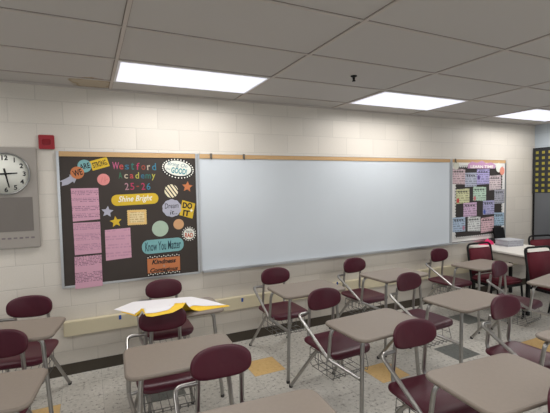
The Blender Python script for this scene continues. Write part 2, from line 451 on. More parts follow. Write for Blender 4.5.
def make_desk(loc, rz):
    root = empty('student_desk', loc, rz)
    def P(name, mb, m, par=root): return build(name, mb, m, par, local=True)
    P('seat', sheet(seat_fn, 52, .203, .203, 6.0, .022), mMaroon)
    bk = P('backrest', sheet(back_fn, 44, .163, .086, 2.6, .022), mMaroon)
    for s in (-1, 1):
        P('back_post', MB().tube([(s*.118, .19, .705), (s*.122, .215, .47), (s*.13, .17, .418), (s*.14, -.02, .414)], .0125, 10, .05), mChrome)
    P('arm_bar', MB().tube([(-.118, .196, .652), (-.242, .172, .662), (-.252, -.235, .462), (-.22, -.53, .44)], .0125, 12, .045), mChrome)
    P('desktop_support', MB().tube([(-.252, -.235, .458), (-.245, -.262, .690), (.29, -.262, .690)], .0125, 10, .06), mChrome)
    P('seat_brace', MB().tube([(-.25, -.235, .455), (-.14, -.13, .417), (.14, -.1, .415)], .011, 8, .04), mChrome)
    P('desktop_rail', MB().tube([(-.19, -.525, .692), (.27, -.525, .692)], .012, 8), mChrome)
    legs = [[(-.14, -.06, .414), (-.15, .05, .405), (-.222, .335, .012)], [(.14, -.06, .414), (.15, .05, .405), (.222, .335, .012)],
            [(-.10, -.525, .692), (-.195, -.525, .692), (-.235, -.55, .012)], [(.17, -.525, .692), (.272, -.525, .692), (.325, -.55, .012)]]
    for L in legs:
        lg = P('leg', MB().tube(L, .0135, 10, .05), mChrome)
        e = L[-1]
        P('foot', MB().lathe([(.0, 0), (.0145, 0), (.0155, .010), (.0145, .022), (.0, .024)], (e[0], e[1], 0), 12), mFoot, lg)
    dt = P('desktop', MB().prismz(rrect(.038, -.405, .605, .405, .055), .704, .725), mDesk)
    ring = [(x, y, .7135) for x, y in rrect(.038, -.405, .605, .405, .055)]
    P('edge_band', MB().tube(ring, .0112, 8, 0, True), mEdge, dt)
    w = MB(); r = .0028
    x0, x1, y0, y1, zt, zb = -.16, .16, -.17, .13, .40, .26
    for x in [x0+(x1-x0)*k/6 for k in range(7)]:
        w.tube([(x, y1, zt), (x, y1+.01, zb+.02), (x, y1-.03, zb), (x, y0, zb), (x, y0-.01, zb+.035)], r, 5)
    for y in (y1-.03, y1-.14, y0+.02): w.tube([(x0, y, zb), (x1, y, zb)], r, 5)
    w.tube([(x0, y0-.01, zb+.035), (x1, y0-.01, zb+.035)], r, 5)
    for x in (x0, x1):
        w.tube([(x, y1, zt), (x, y0+.02, zt), (x, y0-.01, zb+.035)], r, 5, .03)
        w.tube([(x, y1, zt-.06), (x, y0, zt-.06)], r, 5)
        for k in range(2): w.tube([(x, y0+.08+k*.11, zt), (x, y0+.08+k*.11, zb)], r, 5)
    w.tube([(x0, y1, zt), (x1, y1, zt)], r, 5); w.tube([(x0, y1+.004, zt-.06), (x1, y1+.004, zt-.06)], r, 5)
    P('book_basket', w, mWire)
    return root

R = math.radians
UNITS = [
    (.60, 3.50, -1, 'maroon student desk with a white sheet and yellow board spread over its top'),
    (-.475, 3.46, -10, 'maroon student desk against the wall, left of the desk covered with paper'),
    (-.54, 2.64, -7, 'maroon student desk cut by the left photo edge, in front of the wall desk'),
    (.44, 2.64, -3, 'maroon student desk right in front of the one covered with paper'),
    (.59, 1.78, -4, 'maroon student desk with the largest oval backrest, its top cut by the photo bottom'),
    (1.715, 3.44, 0, 'maroon student desk by the wall just below the left end of the whiteboard'),
    (1.71, 2.50, 3, 'maroon student desk with a big wire basket, two desks in from the whiteboard left end'),
    (1.765, 1.60, -4, 'maroon student desk with the largest clear tabletop, yellow tile behind its backrest'),
    (1.80, .75, -2, 'maroon student desk showing only its backrest edge in the bottom right corner'),
    (2.75, 3.47, 4, 'maroon student desk by the wall below the middle of the whiteboard'),
    (2.715, 2.59, 4, 'maroon student desk mid-room with grey floor tiles beyond its clear tabletop'),
    (2.74, 1.67, 0, 'maroon student desk with a glossy seat just beyond the largest clear tabletop'),
    (4.08, 3.45, 3, 'maroon student desk by the wall below the right end of the whiteboard'),
    (3.95, 2.53, 10, 'maroon student desk at the right photo edge in front of the padded chairs'),
]
TALL = {UNITS[k][3] for k in (1, 5, 9)}
first = None
for x, y, a, lab in UNITS:
    d = make_desk((x, y, 0), R(a)) if first is None else dup(first, (x, y, 0), R(a))
    first = first or d
    if lab in TALL:                      # desks set one notch higher on their legs
        for ch in d.children:
            n = ch.name.split('.')[0]
            if n in ('desktop', 'desktop_support', 'desktop_rail') or (n == 'leg' and min(v.co.y for v in ch.data.vertices) < -.4): ch.scale = (1, 1, 1.045)
    tag(d, lab, 'school desk', 'maroon student desks with attached chairs')

# paper on the first desk
mPaper = mat('white_paper', (226, 224, 226), .6)
mYel = mat('yellow_board', (232, 190, 30), .6)
def interp(P, x):
    if x <= P[0][0]: return P[0][1]
    for (a, b), (c, d) in zip(P, P[1:]):
        if x <= c: return b+(d-b)*(x-a)/(c-a)
    return P[-1][1]
def drape_z(x, y):           # flat on the desk, riding up over the top of the next chair's backrest
    hump = interp([(2.68, .085), (2.75, .112), (2.81, .122), (2.88, .09), (2.98, .0)], y)
    return .7256+hump*max(0, min(1, (.74-x)/.13))
def drape(front, back, lift, n=44, m=20):
    x0, x1 = front[0][0], front[-1][0]; mb = MB()
    for dz in (.0012, 0):
        v = []; f = []
        for i in range(n+1):
            x = x0+(x1-x0)*i/n; a, b = interp(front, x), interp(back, x)
            for j in range(m+1):
                y = a+(b-a)*j/m; v.append((x, y, drape_z(x, y)+lift+dz))
        for i in range(n):
            for j in range(m):
                q = i*(m+1)+j; f.append((q, q+1, q+m+2, q+m+1))
        mb.add(v, f, True)
    return mb
back_e = [(.155, 3.289), (.31, 3.435), (.78, 3.352), (.885, 3.175), (.97, 2.975)]
yfront = [(.20, 3.20), (.25, 3.12), (.29, 3.04), (.312, 2.71), (.36, 2.69), (.50, 2.70), (.58, 2.74), (.64, 2.86), (.70, 2.93), (.80, 2.935), (.99, 2.935)]
wfront = [(.155, 3.285), (.25, 3.145), (.297, 3.06), (.32, 2.73), (.38, 2.72), (.48, 2.73), (.54, 2.80), (.60, 2.94), (.66, 3.03), (.735, 3.09), (.81, 3.03), (.97, 2.97)]
o = build('poster_board', drape(yfront, [(.20, 3.21), (.36, 3.34), (.80, 3.3), (.99, 2.95)], .0), mYel); tag(o, 'yellow poster board lying under the white sheet on the desk', 'poster board')
o = build('paper_sheet', drape(wfront, back_e, .003), mPaper); tag(o, 'large white paper sheet lying on the desk under the bulletin board', 'paper')

# ------------------------------------------------------------------ boards on the wall
TOP = 2.022; RAIL = 1.974
def frame_board(name, x0, x1, z0, z1, panelmat, label, cat, tray=False, panelname='panel'):
    root = empty(name, ((x0+x1)/2, WY, z0))
    build(panelname, MB().box(x0+.01, x1-.01, WY-.016, WY-.001, z0+.01, z1), panelmat, root)
    for s in (0, 1):
        xx = x0 if s == 0 else x1-.022
        build('frame', MB().bbox(xx+.0005, xx+.0215, WY-.026, WY-.001, z0, z1+.046, .003), mAlu, root)
    build('frame', MB().bbox(x0+.022, x1-.022, WY-.026, WY-.001, z0, z0+.02, .003), mAlu, root)
    if tray:
        build('tray', MB().bbox(x0+.022, x1-.022, WY-.075, WY-.026, z0+.002, z0+.014, .003).bbox(x0+.022, x1-.022, WY-.08, WY-.072, z0+.002, z0+.022, .002), mAlu, root)
    rl = build('cork_rail', MB().box(x0+.022, x1-.022, WY-.024, WY-.001, RAIL, TOP-.004), mCork, root)
    build('rail_trim', MB().bbox(x0+.022, x1-.022, WY-.026, WY-.001, TOP-.004, TOP+.002, .002), mAlu, root)
    tag(root, label, cat)
    return root
mBlackPaper = mat('black_paper', (52, 43, 37), .55, noise=.1, nscale=5, bump=.5, bscale=14)
mWhiteboard = mat('whiteboard_enamel', (203, 209, 214), .2, noise=.012, nscale=3)
frame_board('bulletin_board', -.236, 1.018, .797, RAIL, mBlackPaper, 'black papered bulletin board with colourful cut-outs, left of the whiteboard', 'bulletin board')
wb = frame_board('whiteboard', 1.019, 4.664, .806, RAIL, mWhiteboard, 'long blank whiteboard in a metal frame on the wall', 'whiteboard', True)
mCover = mat('white_scallop', (226, 224, 220), .8)
nb = frame_board('bulletin_board', 4.665, 5.874, .80, RAIL, mat('black_backing', (44, 38, 36), .8, noise=.08, nscale=6), 'bulletin board with rows of pastel note sheets, right of the whiteboard', 'bulletin board')
# map hooks on the cork rail
hooks = [(1.16, 'map hook on the cork rail near the left end of the whiteboard'), (1.52, 'map hook on the cork rail, second from the left end of the whiteboard'), (4.74, 'dark map hook on the rail at the left corner of the note board')]
for x, lab in hooks:
    mb = MB().bbox(x-.012, x+.012, WY-.034, WY-.0265, TOP-.05, TOP+.004, .002).tube([(x, WY-.03, TOP-.045), (x, WY-.045, TOP-.055), (x, WY-.047, TOP-.04)], .004, 6)
    tag(build('map_hook', mb, mat('hook_metal', (110, 104, 96), .4, .6)), lab, 'hook', 'map hooks')
# scalloped border of the note board (one paper strip round the edge)
def scallop(x0, x1, z0, z1, w, n):
    mb = MB()
    mb.box(x0, x1, WY-.0185, WY-.0165, z1-w, z1); mb.box(x0, x1, WY-.0185, WY-.0165, z0, z0+w)
    mb.box(x0, x0+w, WY-.0185, WY-.0165, z0+w, z1-w); mb.box(x1-w, x1, WY-.0185, WY-.0165, z0+w, z1-w)
    st = .042
    k = 0
    while x0+w+st*(k+.5) < x1-w:
        x = x0+w+st*(k+.5); k += 1
        for zz in (z1-w, z0+w): mb.prism(ell(x, zz, .017, n=12), WY-.0185, WY-.0167)
    k = 0
    while z0+w+st*(k+.5) < z1-w:
        z = z0+w+st*(k+.5); k += 1
        for xx in (x0+w, x1-w): mb.prism(ell(xx, z, .017, n=12), WY-.0185, WY-.0167)
    return mb
build('scalloped_border', scallop(4.694, 5.845, .828, RAIL, .055, 8), mCover, nb)

# ---- cut-outs on the black board
YB = WY-.0165
def cut(name, poly, m, label, cat, lay=0, group=None, th=.001):
    y1 = YB-.0002-lay*.0013
    o = build(name, MB().prism(poly, y1-th, y1), m)
    tag(o, label, cat, group); o['_y'] = y1-th
    del o['_y']
    return o, y1-th
def words(par, txt, cx, cz, y, h, w, m, rot=0, shear=0, bold=0, name='lettering'):
    return build(name, text_mb(txt, cx, cz, y-.0006, h, w, rot, shear, bold), m, par, fixn=False)
def paint(name, rgb): return mat(name, rgb, .75, noise=.03, nscale=25)
mInk = paint('black_ink', (28, 26, 28)); mWhiteInk = paint('white_ink', (238, 236, 226))
pOr = paint('orange_card', (196, 120, 74)); pTe = paint('teal_card', (122, 174, 176)); pYe = paint('yellow_card', (214, 180, 46))
pPk = paint('coral_card', (222, 142, 138)); pGr = paint('lavender_grey_card', (176, 176, 190)); pCr = paint('cream_card', (232, 222, 186))
pSa = paint('sage_card', (172, 192, 172)); pTa = paint('tan_card', (206, 160, 116)); pWh = paint('white_card', (226, 228, 218))
pBl = paint('black_card', (22, 20, 22))

# arrow
arrow = [(-.215, 1.765), (-.185, 1.748), (-.19, 1.722), (-.15, 1.733), (-.115, 1.758), (-.10, 1.742), (-.085, 1.806), (-.15, 1.812), (-.137, 1.795), (-.165, 1.778)]
arrow = [(-.222, 1.752), (-.197, 1.746), (-.202, 1.712), (-.152, 1.724), (-.112, 1.752), (-.103, 1.735), (-.078, 1.785), (-.135, 1.815), (-.138, 1.795), (-.172, 1.775)]
cut('arrow_cutout', arrow, pGr, 'grey paper arrow pointing up to the orange WE circle', 'cut-out')
o, y = cut('circle_cutout', ell(-.014, 1.889, .057), pTe, 'teal paper circle reading ARE', 'cut-out', 1); words(o, 'ARE', -.012, 1.889, y, .05, .085, mInk, .22, 0, .02)
o, y = cut('circle_cutout', ell(-.074, 1.829, .055), pOr, 'orange paper circle reading WE', 'cut-out', 2); words(o, 'WE', -.072, 1.829, y, .055, .075, mInk, .3, 0, .02)
a = math.atan2(.045, .146)
o, y = cut('banner_cutout', rrect(.112, 1.911, .152, .088, .004, a), pYe, 'yellow paper rectangle reading STRONG., tilted beside the teal circle', 'cut-out'); words(o, 'STRONG.', .114, 1.911, y, .05, .125, mInk, a, 0, .02)
o, y = cut('circle_cutout', ell(.139, 1.767, .053), pPk, 'coral pink paper circle above the grey star', 'cut-out')
build('veins', MB().tube([(.12, y-.0006, 1.74), (.13, y-.0006, 1.79)], .0015, 4).tube([(.15, y-.0006, 1.735), (.152, y-.0006, 1.795)], .0015, 4).tube([(.14, y-.0006, 1.75), (.175, y-.0006, 1.77)], .0015, 4), paint('dark_coral', (196, 112, 110)), o)
# individually cut letters
pal = dict(pink=(214, 106, 150), red=(206, 84, 84), blue=(56, 122, 150), teal=(50, 128, 116), cream=(222, 210, 184), lime=(206, 200, 84), rose=(196, 60, 104), rust=(170, 78, 62), mauve=(196, 150, 160), cyan=(60, 142, 170), green=(60, 130, 96))
def spell(s, cols, x0, x1, z, h, where, slope=0):
    n = len(s)
    ini = {}
    for k, (ch, c) in enumerate(zip(s, cols)):
        x = x0+(x1-x0)*k/(n-1)
        up = ch.isupper() or ch.isdigit()
        hh = h*.94 if (up or ch in 'dtfl') else h*.64
        if ch == 'y': hh = h*.95
        if ch == '-': hh = h*.16
        dz = 0 if (up or ch in 'dtfl') else -h*.14
        if ch == 'y': dz = -h*.26
        if ch == '-': dz = 0
        wd = {'W': 1.0, 'm': .95, 't': .5, 'f': .5, 'r': .5, '-': .42}.get(ch, .64)*h*.8
        ini[ch] = ini.get(ch, 0)+1
        nth = '' if s.count(ch) == 1 else (' first' if ini[ch] == 1 else ' second')
        pass; t = text_mb(ch, x, z+dz+slope*(x-x0), YB-.0015, hh, wd, random.uniform(-.06, .06), 0, .008)
        kind = 'digit' if ch.isdigit() else 'hyphen' if ch == '-' else 'letter'
        o = build('letter_cutout' if kind == 'letter' else kind+'_cutout', t, paint('letter_'+c, tuple(v*.88 for v in pal[c])), fixn=False)
        tag(o, ('%s paper%s %s %s in %s on the black board' % (c, nth, kind, ch if kind != 'hyphen' else '', where)).replace('  ', ' '), kind, 'cut-out letters of the board title')
spell('Westford', ['pink', 'red', 'blue', 'teal', 'rose', 'rust', 'cream', 'cyan'], .247, .592, 1.894, .072, 'the word Westford', -.02)
spell('Academy', ['green', 'cream', 'red', 'lime', 'blue', 'teal', 'lime'], .285, .584, 1.805, .064, 'the word Academy', -.01)
spell('25-26', ['mauve', 'rose', 'rust', 'rose', 'cyan'], .338, .535, 1.700, .07, 'the year 25-26', -.01)

o, y = cut('banner_cutout', rrect(.411, 1.576, .425, .104, .05, .026), pYe, 'yellow rounded paper banner reading Shine Bright', 'cut-out')
words(o, 'Shine Bright', .413, 1.577, y, .072, .31, mWhiteInk, .026, .35, .012)
# oval with dotted scalloped edge
def dotted(cx, cz, a, b, n, rot, r, y):
    mb = MB()
    for k in range(n):
        t = 2*math.pi*k/n
        px = cx+a*math.cos(t)*math.cos(rot)-b*math.sin(t)*math.sin(rot); pz = cz+a*math.cos(t)*math.sin(rot)+b*math.sin(t)*math.cos(rot)
        mb.prism(ell(px, pz, r, n=8), y-.001, y-.0003)
    return mb
def wavy(cx, cz, a, b, n, amp, rot):
    out = []
    for k in range(n*6):
        t = 2*math.pi*k/(n*6); q = 1+amp*math.cos(n*t)
        x, z = a*q*math.cos(t), b*q*math.sin(t)
        out.append((cx+x*math.cos(rot)-z*math.sin(rot), cz+x*math.sin(rot)+z*math.cos(rot)))
    return out
o, y = cut('oval_cutout', wavy(.823, 1.868, .166, .102, 22, .02, -.16), pBl, 'white oval sign with dotted black rim reading Bring On the GOOD!', 'cut-out')
build('dots', dotted(.823, 1.868, .151, .090, 30, -.16, .007, y), mWhiteInk, o)
c = build('centre', MB().prism(ell(.822, 1.872, .133, .074, 40, -.16), y-.0018, y-.0003), pWh, o)
words(o, 'Bring On', .818, 1.902, y-.002, .05, .195, paint('slate_ink', (78, 118, 130)), -.16, .2, 0)
words(o, 'the', .725, 1.868, y-.002, .02, .04, paint('slate_ink', (78, 118, 130)), -.16, .2, 0)
words(o, 'GOOD!', .832, 1.846, y-.002, .058, .155, paint('deep_teal_ink', (52, 138, 146)), -.14, 0, .03)
# striped circle, orange star
def striped(name, rgb1, rgb2, sc, ang):
    m = bpy.data.materials.new(name); m.use_nodes = True; nt = m.node_tree; b = nt.nodes['Principled BSDF']; b.inputs['Roughness'].default_value = .75
    tc = nt.nodes.new('ShaderNodeTexCoord'); mp = nt.nodes.new('ShaderNodeMapping'); mp.inputs['Rotation'].default_value = (0, ang, 0)
    w = nt.nodes.new('ShaderNodeTexWave'); w.inputs['Scale'].default_value = sc; w.bands_direction = 'X'
    r = nt.nodes.new('ShaderNodeValToRGB'); r.color_ramp.interpolation = 'CONSTANT'
    r.color_ramp.elements[0].color = lin(rgb2); r.color_ramp.elements[1].color = lin(rgb1); r.color_ramp.elements[1].position = .3
    nt.links.new(tc.outputs['Object'], mp.inputs[0]); nt.links.new(mp.outputs[0], w.inputs[0]); nt.links.new(w.outputs['Fac'], r.inputs[0]); nt.links.new(r.outputs['Color'], b.inputs['Base Color'])
    return m
cut('circle_cutout', ell(.75, 1.648, .066), striped('striped_card', (232, 222, 190), (60, 52, 48), 10.5, R(35)), 'cream paper circle with dark diagonal stripes', 'cut-out')
cut('star_cutout', star(.91, 1.688, .056, .026, .1), pOr, 'orange paper star near the right edge of the black board', 'cut-out')
# cloud + DO IT
cl = []
for k in range(96):
    t = 2*math.pi*k/96; q = 1+.07*abs(math.sin(5*t))
    cl.append((.750+.088*q*math.cos(t), 1.479+.083*q*math.sin(t)))
o, y = cut('cloud_cutout', cl, pGr, 'grey scalloped paper cloud reading Dream it..', 'cut-out', 1)
words(o, 'Dream', .748, 1.503, y, .05, .135, mInk, .03, .15, .004); words(o, 'it..', .765, 1.437, y, .042, .07, mInk, .03, .15, .004)
o, y = cut('square_cutout', [(.822, 1.406), (.952, 1.364), (1.003-.018, 1.515), (.856, 1.556)][::1], pYe, 'yellow tilted paper square reading DO IT', 'cut-out')
words(o, 'DO', .906, 1.498, y, .06, .098, mInk, -.16, 0, .045); words(o, 'IT', .892, 1.422, y, .06, .068, mInk, -.16, 0, .045)
build('spark', MB().prism(star(.944, 1.447, .02, .008, .3, 4), y-.001, y-.0002), mWhiteInk, o)
# framed square
pts = []
w_, h_ = .172, .142
for (ax, az, bx, bz, n) in ((-1, 1, 1, 1, 9), (1, 1, 1, -1, 7), (1, -1, -1, -1, 9), (-1, -1, -1, 1, 7)):
    for k in range(n*2):
        t = k/(n*2); x = (ax+(bx-ax)*t)*w_/2; z = (az+(bz-az)*t)*h_/2
        q = 1.04 if k % 2 else .98
        pts.append((.42+x*q, 1.404+z*q))
o, y = cut('square_cutout', pts, paint('gold_card', (226, 190, 120)), 'gold scalloped paper square with fine print under the yellow banner', 'cut-out')
build('centre', MB().prism([(.42-.066, 1.404-.05), (.42+.066, 1.404-.05), (.42+.066, 1.404+.05), (.42-.066, 1.404+.05)], y-.001, y-.0003), printed('gold_print', (228, 208, 160), (170, 130, 70), .022, .6, 60), o)
cut('star_cutout', star(.161, 1.469, .054, .026, .12), pGr, 'grey paper star above the yellow star', 'cut-out')
cut('star_cutout', star(.231, 1.372, .054, .025, -.1), pYe, 'yellow paper star below the grey star', 'cut-out')
cut('circle_cutout', ell(.632, 1.282, .078), pSa, 'sage green paper circle above the teal banner', 'cut-out')
cut('circle_cutout', ell(.812, 1.315, .052), pTa, 'tan paper circle below the cloud', 'cut-out')
o, y = cut('badge_cutout', wavy(.913, 1.212, .074, .074, 16, .05, 0), pBl, 'small round badge with dotted black rim and orange lettering', 'cut-out')
build('dots', dotted(.913, 1.212, .067, .067, 18, 0, .006, y), mWhiteInk, o)
build('centre', MB().prism(ell(.913, 1.212, .056), y-.0018, y-.0003), pWh, o)
words(o, "You're", .913, 1.238, y-.002, .026, .068, mInk, -.05, .2, 0); words(o, 'RAD', .912, 1.198, y-.002, .046, .082, paint('rust_ink', (190, 82, 42)), -.05, 0, .03)
o, y = cut('banner_cutout', rrect(.655, 1.112, .40, .135, .06, .02), pTe, 'teal rounded paper banner reading Know You Matter', 'cut-out')
words(o, 'Know You Matter', .655, 1.114, y, .088, .345, paint('navy_ink', (36, 66, 78)), .02, .1, .012)
# kindness sign
kb = []
x0, x1, z0, z1 = .495, .818, .824, 1.022
nn = 15
for k in range(nn*2): kb.append((x0+(x1-x0)*k/(nn*2), z0+(.010 if k % 2 else -.004)))
kb += [(x1, z0), (x1, z1)]
for k in range(nn*2): kb.append((x1-(x1-x0)*k/(nn*2), z1-(.010 if k % 2 else -.004)))
kb += [(x0, z1), (x0, z0+.001)]
o, y = cut('banner_cutout', kb, pBl, 'orange paper sign with dotted black edges reading Kindness is Contagious', 'cut-out')
mb = MB()
for k in range(15):
    for z in (z0+.014, z1-.014): mb.prism(ell(x0+.012+.0213*k, z+(.005 if k % 2 else -.003), .006, n=8), y-.001, y-.0003)
build('dots', mb, mWhiteInk, o)
build('centre', MB().prism([(x0+.004, z0+.028), (x1-.004, z0+.028), (x1-.004, z1-.028), (x0+.004, z1-.028)], y-.0018, y-.0003), pOr, o)
words(o, 'Kindness', .657, .958, y-.002, .046, .235, mInk, 0, .3, .035); words(o, 'is', .657, .915, y-.002, .022, .022, paint('pale_teal_ink', (120, 170, 170)), 0, .2, 0); words(o, 'Contagious', .657, .872, y-.002, .054, .27, mInk, 0, .3, .035)
# pink sheets
def quad(name, q, m, label, group, lay=0, cat='paper'): return cut(name, q, m, label, cat, lay, group)
quad('pink_paper', [(-.126, 1.392), (.097, 1.403), (.092, 1.69), (-.132, 1.689)], printed('pink_print_rows', (207, 158, 177), (96, 62, 92), .0155, .62, 70, .07), 'pink printed sheet, topmost of three in the left column on the black board', 'pink sheets on the black board')
quad('pink_paper', [(-.122, 1.088), (.098, 1.091), (.096, 1.38), (-.126, 1.379)], printed('pink_print_faint', (207, 158, 177), (120, 82, 112), .014, .5, 70, .095), 'pink printed sheet, middle of three in the left column on the black board', 'pink sheets on the black board')
quad('pink_paper', [(-.129, .782), (.096, .786), (.097, 1.077), (-.126, 1.075)], printed('pink_print_dark', (207, 158, 177), (70, 46, 70), .0135, .7, 55, .15), 'pink printed sheet, lowest of three in the left column on the black board', 'pink sheets on the black board', 7.6)
quad('pink_paper', [(.133, 1.013), (.358, 1.024), (.355, 1.309), (.133, 1.299)], printed('pink_print_sparse', (207, 158, 177), (140, 98, 130), .026, .32, 40, .08), 'pink printed sheet standing alone below the yellow star', 'pink sheets on the black board')

# ---- notes on the right board
NOTES = [
 ('n1', 4.70, 4.95, 1.668, 1.88, (196, 172, 176), 'dusty pink note sheet in the top left corner of the note board'),
 ('n2', 4.955, 5.196, 1.628, 1.823, (170, 174, 190), 'grey blue note sheet under the left end of the note board banner'),
 ('n3', 5.209, 5.479, 1.66, 1.875, (168, 160, 204), 'violet note sheet under the middle of the note board banner'),
 ('n4', 5.487, 5.747, 1.573, 1.783, (204, 188, 190), 'pale pink note sheet under the two paper balloons'),
 ('m1', 4.775, 5.041, 1.39, 1.591, (200, 200, 158), 'yellow green note sheet with a red spot in its corner'),
 ('m2', 5.131, 5.407, 1.414, 1.615, (178, 202, 182), 'mint green note sheet in the second row of the note board'),
 ('m3', 5.607, 5.850, 1.36, 1.565, (160, 160, 170), 'grey note sheet at the right edge of the note board'),
 ('o1', 4.926, 5.201, 1.19, 1.385, (196, 166, 192), 'lilac note sheet in the third row, below the yellow green sheet'),
 ('o2', 5.349, 5.596, 1.204, 1.405, (164, 162, 196), 'blue violet note sheet in the third row, below the mint sheet'),
 ('o3', 5.608, 5.853, 1.017, 1.21, (158, 182, 200), 'light blue note sheet at the right edge below the grey one'),
 ('q1', 4.704, 4.956, .98, 1.181, (166, 184, 204), 'light blue note sheet in the bottom left corner of the note board'),
 ('q2', 5.019, 5.285, .967, 1.174, (206, 208, 206), 'white note sheet in the bottom row of the note board'),
 ('q3', 5.308, 5.59, .938, 1.15, (210, 176, 182), 'rose note sheet in the bottom row of the note board'),
]
for key, x0, x1, z0, z1, rgb, lab in NOTES:
    t = random.uniform(-.008, .008); x0, x1, z0, z1 = x0-.004, min(x1+.006, 5.838), z0-.006, z1+.004
    o, y = cut('note_sheet', [(x0, z0-t), (x1, z0+t), (x1, z1+t), (x0, z1-t)], printed('note_'+key, rgb, tuple(v*.42 for v in rgb), .033, .62, 26), lab, 'paper', 1.2, 'note sheets')
    h = MB()
    for k in range(4): h.prism([(x0+.03+k*(x1-x0-.06)/4, z1-.055), (x0+.03+(k+.75)*(x1-x0-.06)/4, z1-.055), (x0+.03+(k+.7)*(x1-x0-.06)/4, z1-.028), (x0+.034+k*(x1-x0-.06)/4, z1-.028)], y-.0008, y-.0002)
    build('heading', h, paint('note_ink_'+key, tuple(v*.5 for v in rgb)), o)
    if key in ('m1', 'n3', 'o2', 'q1', 'm2'):
        cc = {'m1': (190, 60, 60), 'n3': (84, 60, 120), 'o2': (70, 90, 160), 'q1': (170, 120, 140), 'm2': (190, 110, 110)}[key]
        cx, cz = (x0+.04, (z0+z1)/2-.01) if key == 'n3' else (x0+.035, z0+.04) if key != 'q1' else (x1-.035, z0+.05)
        build('picture', MB().prism(ell(cx, cz, .026, .034, 16), y-.0009, y-.0002), paint('note_pic_'+key, cc), o)
bx = wavy(5.305, 1.948, .30, .062, 2, .03, 0)
bx = [(4.995, 1.888), (5.605, 1.890), (5.62, 1.94), (5.52, 1.985), (5.40, 1.965), (5.31, 2.005), (5.2, 1.97), (5.09, 1.99), (5.01, 1.95)]
o, y = cut('banner_cutout', bx, paint('mauve_card', (190, 144, 178)), 'mauve paper banner with white lettering across the top of the note board', 'cut-out', 5)
words(o, 'LEARN TIME', 5.31, 1.915, y, .042, .5, mWhiteInk, 0, 0, .03)
o, y = cut('balloon_cutout', ell(5.69, 1.905, .066, .072), pWh, 'white paper balloon in the top right corner of the note board', 'cut-out', 6)
o, y = cut('balloon_cutout', ell(5.768, 1.853, .056, .062), paint('salmon_card', (220, 142, 122)), 'salmon paper balloon overlapping the white one', 'cut-out', 7)
o, y = cut('circle_cutout', ell(4.765, 1.93, .06, .06), paint('pale_grey_card', (196, 194, 180)), 'pale paper circle in the top left corner of the note board', 'cut-out', 3)

# ------------------------------------------------------------------ clock unit, alarm plate, raceway
mClockBox = mat('taupe_enamel', (156, 149, 141), .42, .15, noise=.02, nscale=8)
x0, x1, z0, z1 = -.845, -.38, 1.187, 2.043
root = empty('clock_speaker', ((x0+x1)/2, WY, z0))
build('housing', MB().bbox(x0, x1, WY-.03, WY-.0005, z0, z1, .006), mClockBox, root)
cx, cz = -.609, 1.820
build('clock_rim', MB().lathe([(.163, -.031), (.168, -.046), (.174, -.048), (.178, -.040), (.178, -.0295)], (cx, WY, cz), 48, 'y'), mat('rim_steel', (150, 150, 148), .3, .8), root)
face = build('clock_face', MB().lathe([(0, -.034), (.165, -.034), (.165, -.03)], (cx, WY, cz), 48, 'y'), mat('dial_white', (226, 226, 216), .5), root)
for h in range(1, 13):
    a = R(30*h)
    build('numeral', text_mb(str(h), cx+.133*math.sin(a), cz+.133*math.cos(a), WY-.0348, .04, None, 0, 0, .03), mInk, face, fixn=False)
def hand(a, L, w, tail):
    ca, sa = math.cos(a), math.sin(a)
    f = lambda u, v: (cx+u*sa+v*ca, cz+u*ca-v*sa)
    return MB().prism([f(-tail, -w), f(-tail, w), f(L, w*.6), f(L, -w*.6)], WY-.038, WY-.0355)
build('hour_hand', hand(R(86), .085, .008, .10), mBlack, root)
build('minute_hand', hand(R(169), .118, .007, .045), mBlack, root)
build('hub', MB().lathe([(0, -.041), (.011, -.041), (.012, -.034)], (cx, WY, cz), 16, 'y'), mBlack, root)
gr = MB().box(x0+.045, x1-.045, WY-.0325, WY-.0295, 1.333, 1.622)
build('speaker_grille', gr, striped('grille_perforated', (118, 112, 106), (104, 98, 93), 60, 0), root)
lb = MB()
for k in range(9): lb.box(x0+.06+k*.042, x0+.06+k*.042+.026, WY-.0312, WY-.0295, 1.268+.002*(k % 2), 1.283)
build('label_marks', lb, paint('label_ink', (118, 108, 112)), root)
tag(root, 'taupe wall clock and speaker unit left of the red alarm plate', 'clock')

root = empty('alarm_plate', (-.303, WY, 2.033))
build('plate', MB().bbox(-.363, -.242, WY-.022, WY-.0005, 2.033, 2.156, .005), mat('red_plastic', (150, 22, 34), .35), root)
build('lens', MB().bbox(-.335, -.27, WY-.030, WY-.0215, 2.07, 2.12, .006), mat('red_lens', (128, 14, 26), .2), root)
tag(root, 'square red alarm plate on the wall beside the clock unit', 'alarm')

mRace = mat('cream_steel', (202, 192, 164), .4, noise=.02, nscale=6)
root = empty('wall_raceway', (3.2, WY, .375))
build('cover', MB().bbox(-.235, 6.6, WY-.066, WY-.0005, .372, .500, .004), mRace, root)
tag(root, 'long cream metal raceway running low along the wall under the boards', 'raceway')
mTape = mat('blue_tape', (30, 72, 150), .5)
for x, z, lab in ((.232, .478, 'blue tape tab on the raceway left of the paper-covered desk'), (1.452, .468, 'blue tape tab on the raceway right of the paper-covered desk'),
               (1.865, .489, 'blue tape tab on the raceway behind the desk at the left end of the whiteboard'), (2.675, .494, 'blue tape tab on the raceway below the middle of the whiteboard')):
    o = build('blue_tape', MB().bbox(x-.011, x+.011, WY-.0682, WY-.0662, z-.02, z+.02, .0008, 1), mTape); tag(o, lab, 'tape', 'blue tape tabs')

